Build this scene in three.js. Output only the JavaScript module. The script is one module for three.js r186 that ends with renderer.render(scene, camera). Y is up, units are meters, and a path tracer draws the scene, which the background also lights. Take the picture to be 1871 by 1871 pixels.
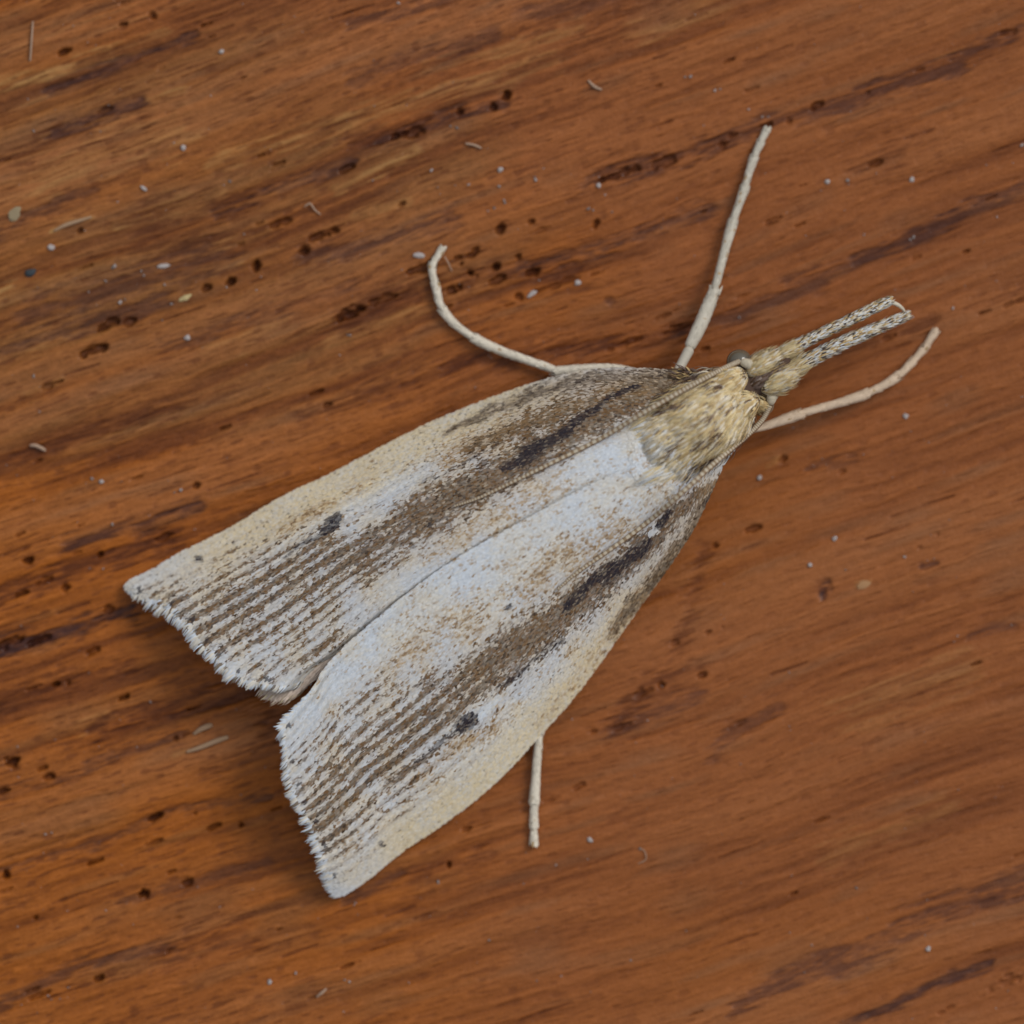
import * as THREE from 'three';
import { mergeGeometries, mergeVertices } from 'three/addons/utils/BufferGeometryUtils.js';

// ---------------------------------------------------------------- scale, camera, light
// One unit u = 0.012 mm (the moth's forewing is 14 mm long). x runs right, y towards the viewer's bottom, h up from the wood.
const U = 1.2e-5, DIST = 15000, CX = 935.5, CY = 935.5, FRAME = 1871;
const scene = new THREE.Scene();
const camera = new THREE.PerspectiveCamera(2 * Math.atan(FRAME / 2 / DIST) * 180 / Math.PI, 1, 0.01, 20);
camera.position.set(0, DIST * U, 0);
camera.up.set(0, 0, -1);
camera.lookAt(0, 0, 0);
camera.focus = (DIST - 120) * U;
camera.userData.fStop = 30;

const renderer = new THREE.WebGLRenderer({ antialias: true });
renderer.setSize(1024, 1024);
renderer.toneMapping = THREE.LinearToneMapping;
renderer.toneMappingExposure = 1.15;
renderer.shadowMap.enabled = true;

const SUN = new THREE.Vector3(0.6, 0.72, -0.46).normalize();
{ // overcast sky: the zenith about twice as bright as the horizon, a broad glow round the hidden sun
  const W = 512, H = 256, d = new Float32Array(W * H * 4);
  for (let r = 0; r < H; r++) for (let c = 0; c < W; c++) {
    const el = ((r + 0.5) / H - 0.5) * Math.PI, az = ((c + 0.5) / W - 0.5) * 2 * Math.PI, y = Math.sin(el);
    const x = Math.cos(az) * Math.cos(el), z = Math.sin(az) * Math.cos(el), cs = x * SUN.x + y * SUN.y + z * SUN.z;
    const k = y < 0 ? 0.16 : (0.29 + 0.24 * y) * (0.75 + 0.55 * Math.exp(-(1 - cs) * 2.2)), o = (r * W + c) * 4;
    d[o] = k * 0.94; d[o + 1] = k * 0.99; d[o + 2] = k * 1.07; d[o + 3] = 1;
  }
  const sky = new THREE.DataTexture(d, W, H, THREE.RGBAFormat, THREE.FloatType);
  sky.mapping = THREE.EquirectangularReflectionMapping; sky.magFilter = THREE.LinearFilter; sky.needsUpdate = true;
  scene.background = sky; scene.environment = sky;
}
const sun = new THREE.DirectionalLight(new THREE.Color(1, 0.965, 0.92), 1.5);
sun.position.copy(SUN).multiplyScalar(0.3); sun.castShadow = true; sun.shadow.radius = 50;
Object.assign(sun.shadow.camera, { left: -0.05, right: 0.05, top: 0.05, bottom: -0.05, near: 0.01, far: 1 });
scene.add(sun, sun.target);

// ---------------------------------------------------------------- helpers
let seed = 12345;
const rnd = () => { seed = (seed + 0x6d2b79f5) | 0; let t = Math.imul(seed ^ (seed >>> 15), 1 | seed); t = (t + Math.imul(t ^ (t >>> 7), 61 | t)) ^ t; return ((t ^ (t >>> 14)) >>> 0) / 4294967296; };
const rr = (a, b) => a + (b - a) * rnd();
const gauss = () => (rnd() + rnd() + rnd() + rnd() - 2) * 0.87 * 1.0;
const clamp = (x, a = 0, b = 1) => x < a ? a : x > b ? b : x;
const lerp = (a, b, t) => a + (b - a) * t;
const sm = (a, b, x) => { const t = clamp((x - a) / (b - a)); return t * t * (3 - 2 * t); };
const TAB = new Float32Array(65536); for (let i = 0; i < 65536; i++) TAB[i] = rnd();
const hash = (ix, iy) => TAB[(Math.imul(ix, 374761393) + Math.imul(iy, 668265263) ^ (Math.imul(ix + iy * 57, 1274126177) >>> 13)) & 65535];
function vn(x, y) { // value noise, 0..1
  const ix = Math.floor(x), iy = Math.floor(y); let fx = x - ix, fy = y - iy;
  fx = fx * fx * (3 - 2 * fx); fy = fy * fy * (3 - 2 * fy);
  const a = hash(ix, iy), b = hash(ix + 1, iy), c = hash(ix, iy + 1), d = hash(ix + 1, iy + 1);
  return a + (b - a) * fx + (c - a + (a - b - c + d) * fx) * fy;
}
const srgb2lin = (c) => c <= 0.04045 ? c / 12.92 : Math.pow((c + 0.055) / 1.055, 2.4);
const C = (r, g, b) => new THREE.Color(srgb2lin(r / 255), srgb2lin(g / 255), srgb2lin(b / 255));

// point of the place: where the ray of picture point (x, y) meets height h
const ORIGIN = new THREE.Vector3();
function V(x, y, h) { const k = (1 - h / DIST) * U; return new THREE.Vector3((x - CX) * k, h * U, (y - CY) * k).sub(ORIGIN); }
const names = {};
function numbered(n) { const k = names[n] = (names[n] ?? -1) + 1; return k ? n + '_' + String(k).padStart(3, '0') : n; }
function mesh(name, geo, mat, parent = scene) {
  const m = new THREE.Mesh(geo, mat); m.name = parent === scene ? numbered(name) : name; m.castShadow = m.receiveShadow = true; parent.add(m); return m;
}
function tag(o, label, category, group) { o.userData.label = label; o.userData.category = category; if (group) o.userData.group = group; return o; }
function polyDist(pts, x, y) { // distance over local width to a polyline [[x, y, w], ...]
  let best = 1e9;
  for (let i = 0; i < pts.length - 1 || i === 0; i++) {
    const a = pts[i], b = pts[i + 1] ?? pts[i], dx = b[0] - a[0], dy = b[1] - a[1], L = dx * dx + dy * dy || 1;
    const t = clamp(((x - a[0]) * dx + (y - a[1]) * dy) / L), w = lerp(a[2], b[2], t), d = Math.hypot(x - a[0] - t * dx, y - a[1] - t * dy) / w;
    if (d < best) best = d;
  }
  return best;
}

// ---------------------------------------------------------------- the wood
const T0 = -120, TS = 2111, TN = 2048, PX = TS / TN;
const fDark = new Float32Array(TN * TN), fPurp = new Float32Array(TN * TN), fTan = new Float32Array(TN * TN), fPit = new Float32Array(TN * TN);
function splat(field, pts, strength, rough = 0.5, mode = 0) { // a ragged streak along a polyline
  let x0 = 1e9, y0 = 1e9, x1 = -1e9, y1 = -1e9;
  for (const p of pts) { const w = p[2] * 2.2; x0 = Math.min(x0, p[0] - w); x1 = Math.max(x1, p[0] + w); y0 = Math.min(y0, p[1] - w); y1 = Math.max(y1, p[1] + w); }
  const i0 = Math.max(0, Math.floor((x0 - T0) / PX)), i1 = Math.min(TN - 1, Math.ceil((x1 - T0) / PX)), j0 = Math.max(0, Math.floor((y0 - T0) / PX)), j1 = Math.min(TN - 1, Math.ceil((y1 - T0) / PX));
  for (let j = j0; j <= j1; j++) for (let i = i0; i <= i1; i++) {
    const x = T0 + (i + 0.5) * PX, y = T0 + (j + 0.5) * PX, al = x - 0.33 * y, ac = y + 0.33 * x;
    let d = polyDist(pts, x, y); if (d > 2.4) continue;
    d += ((mode ? vn(x / 9, y / 9) : vn(al / 55, ac / 7)) - 0.5) * 2 * rough + (vn(al / 21 + 50, ac / 3.5) - 0.5) * rough;
    const f = strength * (mode ? 1 - sm(0.25, 1.25, d) : 1 - sm(0.2, 1.3, d)), k = j * TN + i;
    if (f > field[k]) field[k] = f;
  }
}
const line = (w, ...p) => { const o = []; for (let i = 0; i < p.length; i += 2) o.push([p[i], p[i + 1], w]); return o; };
// purple and dark streaks of the grain, plus painted shade beside the wing tips
for (const [s, l] of [
  [0.75, line(12, 90, 165, 180, 130, 260, 95, 350, 66)], [0.7, line(15, 100, 240, 190, 205, 260, 180)], [0.45, line(13, -30, 440, 60, 392, 170, 348)],
  [0.9, line(11, 395, 395, 428, 380, 470, 362, 492, 348)], [0.6, line(13, 480, 355, 560, 325, 640, 300)], [0.6, line(12, 700, 255, 800, 215, 920, 190)],
  [0.6, line(17, 920, 490, 1010, 470, 1106, 455, 1201, 412, 1290, 378)], [0.65, line(18, 1560, 475, 1607, 458, 1744, 400, 1900, 335)], [0.4, line(14, 1440, 518, 1520, 492, 1600, 462)],
  [0.5, line(17, 1080, 335, 1231, 291, 1334, 255, 1436, 214, 1539, 194)], [0.55, line(20, 1500, 205, 1642, 158, 1744, 123)], [0.55, line(12, 1740, 110, 1812, 78, 1900, 50)],
  [0.45, line(16, 1240, 606, 1370, 565, 1500, 520)], [0.9, line(18, -30, 1190, 60, 1172, 140, 1150, 235, 1118)], [0.7, line(15, 130, 995, 260, 960, 360, 925)],
  [0.5, line(28, 1540, 1775, 1600, 1725, 1700, 1672, 1790, 1640, 1900, 1600)], [0.75, line(10, 1540, 1880, 1630, 1842, 1690, 1808, 1740, 1785, 1810, 1762)], [0.5, line(18, 1350, 1838, 1460, 1780, 1545, 1735)],
  [0.5, line(10, -30, 1602, 90, 1562, 180, 1540, 290, 1492, 400, 1466, 490, 1452)], [0.5, line(13, -30, 1850, 150, 1762, 320, 1732)], [0.4, line(13, 230, 1645, 340, 1615, 490, 1576)],
  [0.5, line(18, 0, 640, 120, 604, 300, 548)], [0.45, line(30, 60, 575, 240, 520, 420, 470)], [0.5, line(22, 560, 470, 700, 440, 830, 400)], [0.45, line(20, 1120, 1330, 1180, 1300, 1270, 1270)],
  [0.5, line(14, 640, 1645, 730, 1598)], [0.5, line(13, -20, 1455, 90, 1430, 200, 1385, 330, 1345)], [0.35, line(14, 1300, 1385, 1340, 1335, 1420, 1290)], [0.4, line(16, 300, 640, 520, 560, 640, 520)],  // first stroke: shadow under the lower wing apex, painted into the wood colour
  [0.45, line(15, 640, 40, 820, -10)], [0.4, line(22, 960, 20, 1120, 0)], [0.4, line(16, 640, 140, 760, 108, 900, 70)], [0.45, line(10, 1770, 1160, 1850, 1140)], [0.4, line(10, 1480, 860, 1560, 835)],
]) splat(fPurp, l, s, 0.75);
for (const [s, l] of [
  [0.6, line(26, -30, 1105, 90, 1062, 180, 1020, 310, 985)], [0.5, line(20, -30, 1290, 130, 1240, 240, 1220)], [0.55, line(22, 180, 1330, 330, 1290, 420, 1270)], [0.4, line(60, 280, 420, 390, 430, 420, 400)],
  [0.6, line(18, 820, 668, 1000, 642, 1150, 628, 1270, 596)], [0.6, line(20, 620, 585, 700, 550, 800, 515)], [0.55, line(30, 860, 510, 960, 500, 1050, 505)], [0.4, line(24, -20, 300, 120, 250, 260, 215)],
  [0.55, line(18, 640, 255, 760, 240, 840, 205)], [0.5, line(16, 1100, 322, 1200, 300, 1320, 262)], [0.4, line(36, 500, 1330, 480, 1260, 420, 1270)], [0.35, line(30, 440, 1700, 300, 1745)],  // widest stroke: shade in the notch between the wings, painted dark
  [0.4, line(20, 1480, 640, 1640, 610, 1700, 590)], [0.45, line(24, 1270, 1225, 1180, 1262, 1130, 1320)], [0.4, line(16, 1290, 1000, 1240, 1190)], [0.4, line(18, 560, 760, 660, 720, 760, 690)],
  [0.4, line(20, 880, 1560, 760, 1600)], [0.5, line(16, -20, 860, 120, 805, 320, 745)], [0.4, line(18, 1560, 310, 1640, 285)], [0.35, line(14, 1780, 560, 1880, 530)],
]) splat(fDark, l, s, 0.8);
// tan, weathered streaks
for (const [s, l] of [
  [0.8, line(14, -20, 155, 40, 148, 90, 135, 200, 95)], [0.5, line(14, 180, 105, 300, 62)], [0.45, line(18, 160, 260, 320, 215)], [0.9, line(7, 268, 182, 300, 172, 338, 164)], [0.45, line(40, 60, 330, 200, 270, 330, 240)],
  [0.9, line(13, 620, 345, 690, 305, 760, 275)], [0.7, line(15, 380, 300, 500, 265, 640, 225)], [0.6, line(20, 600, 235, 720, 195, 850, 160, 1010, 110)], [0.55, line(18, 780, 120, 960, 80, 1060, 50)],
  [1.0, line(6, 96, 422, 130, 408, 168, 397)], [1.0, line(9, 214, 416, 246, 406, 280, 400)], [0.6, line(14, 280, 372, 340, 360)], [0.9, line(12, -10, 540, 20, 522)], [0.7, line(10, 50, 382, 110, 350)], [0.55, line(20, 360, 460, 480, 420)],
  [0.5, line(12, 60, 722, 110, 690)], [0.55, line(10, 45, 720, 60, 722, 105, 700)], [0.6, line(14, 300, 395, 380, 380, 400, 350)], [0.45, line(18, 600, 620, 760, 575)], [0.4, line(22, 380, 640, 520, 590)], [0.55, line(9, 390, 505, 440, 480)],
  [0.35, line(40, 1270, 20, 1300, 10)], [0.5, line(5, 1712, 105, 1770, 78)], [0.55, line(9, 1420, 842, 1405, 852)], [0.5, line(8, 1570, 1070, 1590, 1064)], [0.4, line(12, 650, 395, 740, 370)], [0.35, line(16, 150, 1330, 190, 1310)],
  [0.35, line(14, 60, 640, 200, 600)], [0.4, line(20, 1160, 60, 1300, 30)], [0.4, line(8, 320, 1380, 380, 1362)], [0.3, line(30, 1520, 1560, 1720, 1480)], [0.3, line(40, 1560, 1300, 1760, 1230)],
]) splat(fTan, l, s, 0.8);
// open pores and pits: x, y, length, width, slope in degrees (rising to the right)
const pits = [];
const pit = (...a) => { for (let i = 0; i < a.length; i += 4) pits.push([a[i], a[i + 1], a[i + 2], a[i + 3]]); };
pit(422, 513, 22, 17, 378, 527, 22, 16, 556, 457, 18, 20, 612, 421, 18, 15, 513, 407, 42, 13, 147, 421, 13, 10, 236, 588, 30, 17, 198, 593, 46, 16, 191, 202, 32, 10, 120, 94, 30, 13, 280, 27, 16, 14, 469, 486, 16, 22, 226, 45, 16, 12, 585, 432, 40, 14);
pit(926, 174, 15, 19, 902, 195, 16, 13, 841, 204, 14, 14, 723, 251, 20, 14, 757, 240, 46, 18, 635, 308, 32, 12, 735, 373, 12, 12, 914, 417, 14, 19, 972, 404, 13, 12, 988, 421, 42, 8, 865, 462, 16, 24, 861, 501, 17, 16, 907, 486, 18, 14, 842, 482, 9, 8, 907, 513, 40, 17, 974, 496, 30, 19);
pit(1213, 296, 50, 19, 1133, 318, 74, 15, 1089, 410, 9, 18, 1018, 520, 90, 12, 699, 547, 56, 18, 640, 571, 60, 16, 825, 530, 22, 18, 770, 489, 52, 14, 839, 523, 16, 14, 1212, 578, 34, 10, 1236, 602, 52, 9, 1143, 630, 64, 11, 948, 542, 18, 14, 948, 469, 14, 12);
pit(1493, 192, 27, 18, 1443, 221, 16, 13, 1399, 229, 26, 12, 1322, 262, 17, 15, 1842, 60, 36, 13, 1600, 298, 28, 10, 1857, 551, 50, 9, 1624, 616, 30, 11, 1234, 599, 22, 12, 1340, 246, 20, 10, 1585, 170, 14, 10, 1680, 128, 22, 8, 1520, 640, 26, 8);
pit(53, 1022, 25, 15, 120, 1075, 19, 15, 183, 1012, 12, 12, 198, 1114, 26, 14, 301, 981, 40, 13, 72, 1169, 44, 12, 14, 1175, 60, 14, 171, 642, 52, 16, 86, 707, 24, 9, 599, 740, 20, 8, 359, 887, 16, 11, 170, 1190, 30, 14, 80, 1060, 34, 10, 140, 1010, 20, 8, 40, 1085, 30, 10);
pit(22, 1392, 32, 22, 89, 1419, 26, 16, 9, 1445, 26, 13, 320, 1349, 13, 13, 340, 1342, 18, 8, 12, 1597, 14, 14, 342, 1612, 25, 16, 263, 1633, 26, 15, 65, 1678, 11, 8, 311, 1736, 18, 8, 284, 1493, 32, 13, 441, 1506, 9, 9, 356, 1486, 9, 8, 181, 1785, 22, 14, 72, 1819, 42, 12, 103, 1250, 18, 14, 125, 1248, 12, 14);
pit(226, 1275, 22, 12, 280, 1539, 34, 9, 174, 1575, 32, 10, 1174, 1265, 42, 14, 1208, 1252, 13, 14, 1133, 1327, 44, 11, 1085, 1337, 18, 10, 1058, 1436, 28, 11, 820, 1580, 8, 10, 853, 1515, 22, 10, 1007, 1460, 34, 8, 634, 1765, 28, 9, 390, 1510, 30, 10);
pit(1847, 1789, 52, 17, 1809, 1809, 14, 14, 1737, 1840, 22, 12, 1720, 1850, 18, 10, 1282, 1234, 18, 12, 1347, 1322, 36, 8, 1308, 998, 14, 10, 1294, 1155, 13, 9, 1284, 1231, 18, 11, 1233, 1176, 14, 13, 1539, 861, 14, 8, 1431, 839, 24, 13, 1713, 976, 10, 8, 1376, 966, 34, 13, 1680, 1000, 10, 7, 1320, 1145, 8, 8);
for (const [x, y, L, w] of pits) {
  const a = 0.33, l = Math.max(0, L * 1.1 - w) / 2, s = Math.min(1, w / 15) * (L > 34 ? 0.72 : 0.9) * rr(0.6, 1) * (1 - 0.4 * sm(1000, 1300, x + Math.max(0, y - 900) * 0.4));
  splat(fPit, L > w ? [[x - l * Math.cos(a), y + l * Math.sin(a), w / 2 * 0.75], [x, y, w / 2], [x + l * Math.cos(a), y - l * Math.sin(a), w / 2 * 0.7]] : [[x + (w - L) / 5, y - (w - L) / 2, L / 2], [x - (w - L) / 5, y + (w - L) / 2, L / 2]], s, L > 34 ? 0.75 : 0.5, 1);
}
for (let i = 0; i < 150; i++) { // smaller pores, thickest in the pitted bands at the left
  const x = rr(-100, 1960), y = rr(-100, 1960); if (rnd() > (x < 700 || y < 640 ? 0.7 : 0.25)) continue;
  const L = rr(8, 26), w = rr(3, 5.5); splat(fPit, [[x - L / 2, y + L / 6, w / 2], [x + L / 2, y - L / 6, w / 2]], rr(0.15, 0.45), 0.5, 1);
}
for (let i = 0; i < 230; i++) { // hairline checks along the grain
  const x = rr(-100, 1960), y = rr(-100, 1960), L = rr(30, 130), w = rr(1.2, 2.4); if (x + y * 0.4 > 1500 && rnd() < 0.6) continue;
  splat(fDark, [[x - L / 2, y + L * 0.17, w], [x, y, w * 1.3], [x + L / 2, y - L * 0.17, w]], rr(0.25, 0.65), 0.5);
}
splat(fPurp, [[1502, 1088, 10], [1506, 1075, 13], [1510, 1064, 11]], 1, 0.3, 1); // a dark oval stain
splat(fPurp, [[1688, 1036, 9], [1712, 1030, 8]], 0.55, 0.4, 1);
splat(fPurp, [[1112, 548, 8], [1116, 554, 8]], 0.5, 0.4, 1);

const woodRGBA = new Uint8Array(TN * TN * 4), fineH = new Float32Array(TN * TN), coarseH = new Float32Array(TN * TN), rough8 = new Uint8Array(TN * TN * 4);
{
  const base = [136, 78, 38], light = [151, 93, 52], orange = [148, 80, 19], dark = [80, 38, 14], purple = [72, 42, 34], tan = [158, 116, 68], grey = [118, 84, 62], pitc = [58, 23, 6], flake = [182, 160, 118];
  const c = [0, 0, 0], mix = (t, k) => { c[0] += (t[0] - c[0]) * k; c[1] += (t[1] - c[1]) * k; c[2] += (t[2] - c[2]) * k; };
  for (let j = 0; j < TN; j++) for (let i = 0; i < TN; i++) {
    const k = j * TN + i, x = T0 + (i + 0.5) * PX, y = T0 + (j + 0.5) * PX;
    const slope = 0.37 - 0.07 * y / FRAME, wob = 26 * (vn(x / 420 + 9, y / 260) - 0.5) + 5 * (vn(x / 70, y / 60 + 40) - 0.5);
    const ac = y + slope * x + wob, al = x - slope * y;
    const n1 = vn(al / 900 + 3, ac / 64), n2 = vn(al / 420, ac / 24 + 70), n3 = vn(al / 190 + 20, ac / 9.5), n4 = vn(al / 64, ac / 4.6 + 300), n5 = vn(al / 15 + 11, ac / 2.8), n6 = vn(x / 3.1, y / 3.1), big = vn(x / 330 + 4, y / 250 + 8), n7 = vn(al / 26 + 80, ac / 3.8 + 10);
    const warm = clamp((0.62 - x / 2100 + 0.55 * (big - 0.5) + 0.25 * (y / FRAME - 0.4)) * 1.25);  // orange fades towards the right: veil of sky sheen put into the colour
    const calm = clamp(sm(900, 1700, x + y * 0.35) * 0.85 + 0.5 * (big - 0.5)); // closer, quieter grain towards one side of the board
    const old = clamp(sm(760, 420, Math.hypot(x - 250, (y - 430) * 1.5) + 300 * (vn(al / 240 + 5, ac / 70 + 5) - 0.5)) * (0.55 + 0.9 * (n2 - 0.3))); // greyed, weathered wood
    c[0] = base[0]; c[1] = base[1]; c[2] = base[2];
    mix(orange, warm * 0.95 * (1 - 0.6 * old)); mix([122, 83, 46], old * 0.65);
    mix(light, clamp((n1 - 0.45) * 1.1 + (n2 - 0.5) * 0.5));
    mix(grey, clamp((vn(al / 150 + 60, ac / 20) - 0.62) * 1.6) * 0.6);
    mix(dark, clamp((0.46 - n2) * 1.2 + (0.4 - n1) * 0.8 + (0.5 - n3) * 0.7) * lerp(0.75, 0.4, calm));
    mix(tan, fTan[k] * clamp(0.45 + (n4 - 0.4) * 1.1 + (n3 - 0.5)) + clamp((n3 - 0.72) * 1.5) * sm(900, 200, x + y * 0.7) * 0.7);
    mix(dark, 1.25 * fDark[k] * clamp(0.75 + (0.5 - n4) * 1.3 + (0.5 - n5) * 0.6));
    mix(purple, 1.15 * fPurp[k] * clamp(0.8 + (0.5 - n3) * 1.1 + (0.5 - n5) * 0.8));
    const fk = lerp(1, 0.5, calm), fib = fk * ((n4 - 0.5) * 21 + (n5 - 0.5) * 21 + (n6 - 0.5) * 12 + (n3 - 0.5) * 14), fl = sm(0.68, 0.9, n7) * 0.42; // fibre tone; short dark vessel lines
    c[0] += fib; c[1] += fib * 0.68; c[2] += fib * 0.45;
    mix(dark, fl * (1 - 0.6 * calm));
    mix(pitc, fPit[k] * 0.72);
    const o = k * 4; woodRGBA[o] = clamp(c[0], 0, 255); woodRGBA[o + 1] = clamp(c[1], 0, 255); woodRGBA[o + 2] = clamp(c[2], 0, 255); woodRGBA[o + 3] = 255;
    fineH[k] = (n4 - 0.5) * 1.1 + (n5 - 0.5) * 1.2 + (n6 - 0.5) * 0.5 - fl * 1.3;
    coarseH[k] = (n1 - 0.5) * 9 + (n2 - 0.5) * 5 + (n3 - 0.5) * 3.2 - fPit[k] * 19 - fPurp[k] * 5 - fDark[k] * 4 + fTan[k] * 1.5;
    rough8[o] = rough8[o + 1] = rough8[o + 2] = clamp(0.44 + (n3 - 0.5) * 0.3 + (big - 0.5) * 0.2 + fPit[k] * 0.3) * 255; rough8[o + 3] = 255;
  }
}
const mirror = (i) => { const p = 2 * TN; i = ((i % p) + p) % p; return i < TN ? i : p - 1 - i; };
function woodH(x, y) {
  const fx = (x - T0) / PX - 0.5, fy = (y - T0) / PX - 0.5, ix = Math.floor(fx), iy = Math.floor(fy), tx = fx - ix, ty = fy - iy;
  const g = (i, j) => coarseH[mirror(j) * TN + mirror(i)];
  return lerp(lerp(g(ix, iy), g(ix + 1, iy), tx), lerp(g(ix, iy + 1), g(ix + 1, iy + 1), tx), ty);
}
function dataTex(data, srgb, type = THREE.UnsignedByteType, format = THREE.RGBAFormat) {
  const t = new THREE.DataTexture(data, TN, TN, format, type); t.magFilter = THREE.LinearFilter; t.wrapS = t.wrapT = THREE.MirroredRepeatWrapping;
  if (srgb) t.colorSpace = THREE.SRGBColorSpace; t.needsUpdate = true; return t;
}
const woodMat = new THREE.MeshPhysicalMaterial({ map: dataTex(woodRGBA, true), bumpMap: dataTex(fineH, false, THREE.FloatType, THREE.RedFormat), bumpScale: U, roughnessMap: dataTex(rough8, false), roughness: 1, specularIntensity: 0.36 });
woodMat.name = 'oiled_wood';
{
  const g = [-5200, -5200]; for (let v = -4800; v < -140; v += 240) g.push(v); for (let i = 0; i <= 860; i++) g.push(-140 + i * 2.5); for (let v = 2200; v <= 7200; v += 240) g.push(v); g.push(7200);
  const n = g.length, pos = new Float32Array(n * n * 3), uv = new Float32Array(n * n * 2), idx = new Uint32Array((n - 1) * (n - 1) * 6);
  for (let j = 0; j < n; j++) for (let i = 0; i < n; i++) {
    const k = j * n + i, rim = i === 0 || j === 0 || i === n - 1 || j === n - 1, x = g[i], y = g[j];
    pos[k * 3] = (x - CX) * U; pos[k * 3 + 1] = (rim ? -1500 : woodH(x, y)) * U; pos[k * 3 + 2] = (y - CY) * U;
    uv[k * 2] = (x - T0) / TS; uv[k * 2 + 1] = (y - T0) / TS;
  }
  let o = 0;
  for (let j = 0; j < n - 1; j++) for (let i = 0; i < n - 1; i++) { const a = j * n + i; idx[o++] = a; idx[o++] = a + n; idx[o++] = a + 1; idx[o++] = a + 1; idx[o++] = a + n; idx[o++] = a + n + 1; }
  const geo = new THREE.BufferGeometry();
  geo.setAttribute('position', new THREE.BufferAttribute(pos, 3)); geo.setAttribute('uv', new THREE.BufferAttribute(uv, 2)); geo.setIndex(new THREE.BufferAttribute(idx, 1)); geo.computeVertexNormals();
  const wood = mesh('wooden_board', geo, woodMat);
  wood.userData.kind = 'structure';
  tag(wood, 'brown oiled wooden board with slanting grain and dark open pores under the moth', 'wood');
}

// ---------------------------------------------------------------- the moth
const moth = new THREE.Group(); moth.name = 'moth'; scene.add(moth);
moth.position.copy(V(900, 940, 0)); ORIGIN.copy(moth.position);
tag(moth, 'buff and white moth with brown streaked wings, resting on the wood', 'moth');
const part = (name, geo, mat, parent = moth) => mesh(name, geo, mat, parent);

// --- instanced scales and hairs
const scaleGeo = (() => { // a paddle: root at the origin, tip at y = 1, slightly domed
  const p = [[-0.22, 0, 0], [0.22, 0, 0], [0.48, 0.55, 0], [0.4, 0.95, -0.03], [0, 1.04, 0.02], [-0.4, 0.95, -0.03], [-0.48, 0.55, 0], [0, 0.55, 0.13]];
  const g = new THREE.BufferGeometry(); g.setAttribute('position', new THREE.Float32BufferAttribute(p.flat(), 3));
  g.setIndex([7, 0, 1, 7, 1, 2, 7, 2, 3, 7, 3, 4, 7, 4, 5, 7, 5, 6, 7, 6, 0]); g.computeVertexNormals(); return g;
})();
const hairGeo = (() => { // a curved, tapering blade
  const p = [], id = [], w = [0.32, 0.5, 0.46, 0.3, 0.05], z = [0, 0.12, 0.16, 0.12, 0.02];
  for (let i = 0; i < 5; i++) p.push(-w[i], i / 4, z[i], 0, i / 4, z[i] + w[i] * 0.05, w[i], i / 4, z[i]);
  for (let i = 0; i < 4; i++) for (let s = 0; s < 2; s++) { const a = i * 3 + s; id.push(a, a + 1, a + 3, a + 1, a + 4, a + 3); }
  const g = new THREE.BufferGeometry(); g.setAttribute('position', new THREE.Float32BufferAttribute(p, 3)); g.setIndex(id); g.computeVertexNormals(); return g;
})();
const scaleMat = new THREE.MeshPhysicalMaterial({ color: 0xffffff, roughness: 0.7, specularIntensity: 0.28 }); scaleMat.name = 'wing_scale';
const hairMat = new THREE.MeshPhysicalMaterial({ color: 0xffffff, roughness: 0.62, specularIntensity: 0.35 }); hairMat.name = 'hair_scale';
const mA = new THREE.Matrix4(), vX = new THREE.Vector3(), vY = new THREE.Vector3(), vZ = new THREE.Vector3();
const NST = 18; // veins and folds between them across the wing
class Scatter {
  constructor(geo, mat) { this.geo = geo; this.mat = mat; this.m = []; this.c = []; }
  // root, direction of growth, outward normal, length and width in u, lift in radians, roll in radians, thickness of the curve
  add(p, dir, nor, len, wid, lift, roll, color) {
    vY.copy(dir).normalize(); vZ.copy(nor).addScaledVector(vY, -nor.dot(vY)).normalize();
    vX.crossVectors(vY, vZ);
    const cl = Math.cos(lift), sl = Math.sin(lift), y2 = vY.clone().multiplyScalar(cl).addScaledVector(vZ, sl), z2 = vZ.clone().multiplyScalar(cl).addScaledVector(vY, -sl);
    const cr = Math.cos(roll), sr = Math.sin(roll), x3 = vX.clone().multiplyScalar(cr).addScaledVector(z2, sr), z3 = z2.clone().multiplyScalar(cr).addScaledVector(vX, -sr);
    mA.makeBasis(x3.multiplyScalar(wid * U), y2.multiplyScalar(len * U), z3.multiplyScalar((this.geo === hairGeo ? len : wid) * U)); mA.setPosition(p);
    this.m.push(...mA.elements); this.c.push(color[0], color[1], color[2]);
  }
  build(name, parent) {
    const n = this.m.length / 16, o = new THREE.InstancedMesh(this.geo, this.mat, n);
    o.instanceMatrix.array.set(this.m); o.instanceColor = new THREE.InstancedBufferAttribute(new Float32Array(this.c), 3);
    o.name = name; o.userData.kind = 'stuff'; o.castShadow = o.receiveShadow = true; parent.add(o); return o;
  }
}
const L3 = (r, g, b) => [srgb2lin(r / 255), srgb2lin(g / 255), srgb2lin(b / 255)];
const PAL = { white: L3(200, 206, 213), warm: L3(208, 202, 190), cream: L3(216, 199, 163), tan: L3(172, 144, 106), brown: L3(108, 80, 51), dk: L3(68, 53, 41), ink: L3(38, 34, 43), grey: L3(120, 108, 94) };
const shade = (c, s) => [c[0] * s, c[1] * s, c[2] * s];

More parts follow.
